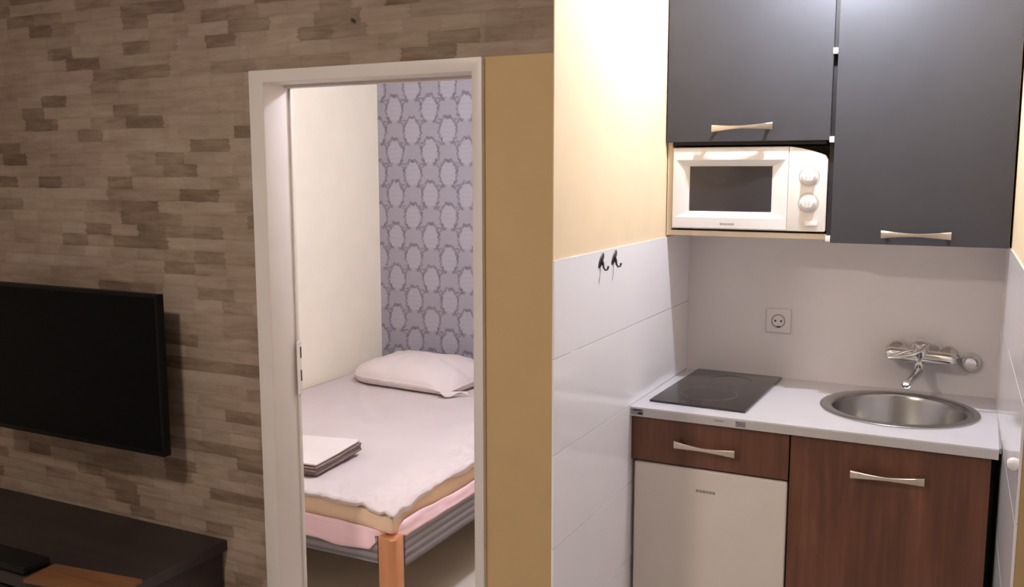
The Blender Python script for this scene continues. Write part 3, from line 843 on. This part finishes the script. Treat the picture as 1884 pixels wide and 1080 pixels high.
# ------------------------------------------------------------------ lamps (the rooms' own ceiling lights)
def lamp(x, y, zb, r, col, watts, label, shade_r=.12, drop=.0):
    t = thing('ceiling_lamp', (x, y, CE), label, 'lamp', None)
    w = MB(); w.lathe([(0, 0), (.055, 0), (.055, -.012), (.03, -.025), (.008, -.03), (.008, zb + .05 - CE), (.018, zb + .045 - CE), (.018, zb + r * .8 - CE), (0, zb + r * .8 - CE)], (x, y, CE), n=28)
    w.build('stem', M['brass'], t)
    w = MB(); w.lathe([(0, -r)] + [(r * math.cos(a), r * math.sin(a)) for a in [-PI / 2 + PI * k / 12 for k in range(1, 12)]] + [(0, r)], (x, y, zb), n=24)
    w.build('bulb', emit('bulb_' + label.split()[0], col, watts / (4 * PI * PI * r * r)), t)
    w = MB(); w.lathe([(.02, .055), (shade_r * .75, .045), (shade_r, .0), (shade_r * .93, -.02), (shade_r * .98, -.022)], (x, y, zb), n=48)
    w.build('shade', M['glass'], t)
    return t
lamp(.54, .640, 2.30, .017, (.93, .985, 1.10), 49.0, 'small glass ceiling lamp in the kitchenette niche in front of the cabinets')
lamp(-.48, .86, 2.24, .05, (.90, .985, 1.24), 58.0, 'plain glass ceiling lamp above the bed side', .14)
t = thing('ceiling_lamp', (-.60, -1.74, CE), 'flat round ceiling lamp in the living room', 'lamp')
w = MB(); w.lathe([(0, 0), (.15, 0), (.15, -.03), (.135, -.038), (.13, -.034)], (-.60, -1.74, CE), n=48); w.build('housing', M['white_plastic'], t)
w = MB(); w.lathe([(.132, -.034), (.11, -.046), (.07, -.055), (0, -.058)], (-.60, -1.74, CE), n=48); w.build('diffuser', emit('lamp_diffuser', (1.0, .88, .76), 200.0), t)

# ------------------------------------------------------------------ world, camera, view
wd = bpy.data.worlds.new('world'); scene.world = wd; wd.use_nodes = True
bg = wd.node_tree.nodes['Background']; bg.inputs[0].default_value = (.9, .85, .8, 1); bg.inputs[1].default_value = .02

F, YAW, PIT, ROLL = 1722.75, .46516, -.131378, -.001011
cam_d = bpy.data.cameras.new('camera'); cam = bpy.data.objects.new('camera', cam_d); COL.objects.link(cam)
cam_d.sensor_width = 36; cam_d.lens = 36 * F / 1884; cam_d.clip_start = .02
fw = Vector((-math.sin(YAW) * math.cos(PIT), math.cos(YAW) * math.cos(PIT), math.sin(PIT)))
r_ = Vector((math.cos(YAW), math.sin(YAW), 0)); u_ = r_.cross(fw)
r2 = math.cos(ROLL) * r_ + math.sin(ROLL) * u_; u2 = -math.sin(ROLL) * r_ + math.cos(ROLL) * u_
m = Matrix((r2, u2, -fw)).transposed().to_4x4(); m.translation = Vector((.92434, -2.0656, 1.58963))
cam.matrix_world = m
scene.camera = cam
vs = scene.view_settings
vs.view_transform = 'Standard'; vs.look = 'None'; vs.gamma = 1; vs.exposure = 0.0; vs.use_curve_mapping = False
scene.cycles.use_denoising = True
scene.cycles.max_bounces = 10; scene.cycles.diffuse_bounces = 6; scene.cycles.glossy_bounces = 5
scene.cycles.sample_clamp_indirect = 6
scene.cycles.caustics_reflective = False; scene.cycles.caustics_refractive = False
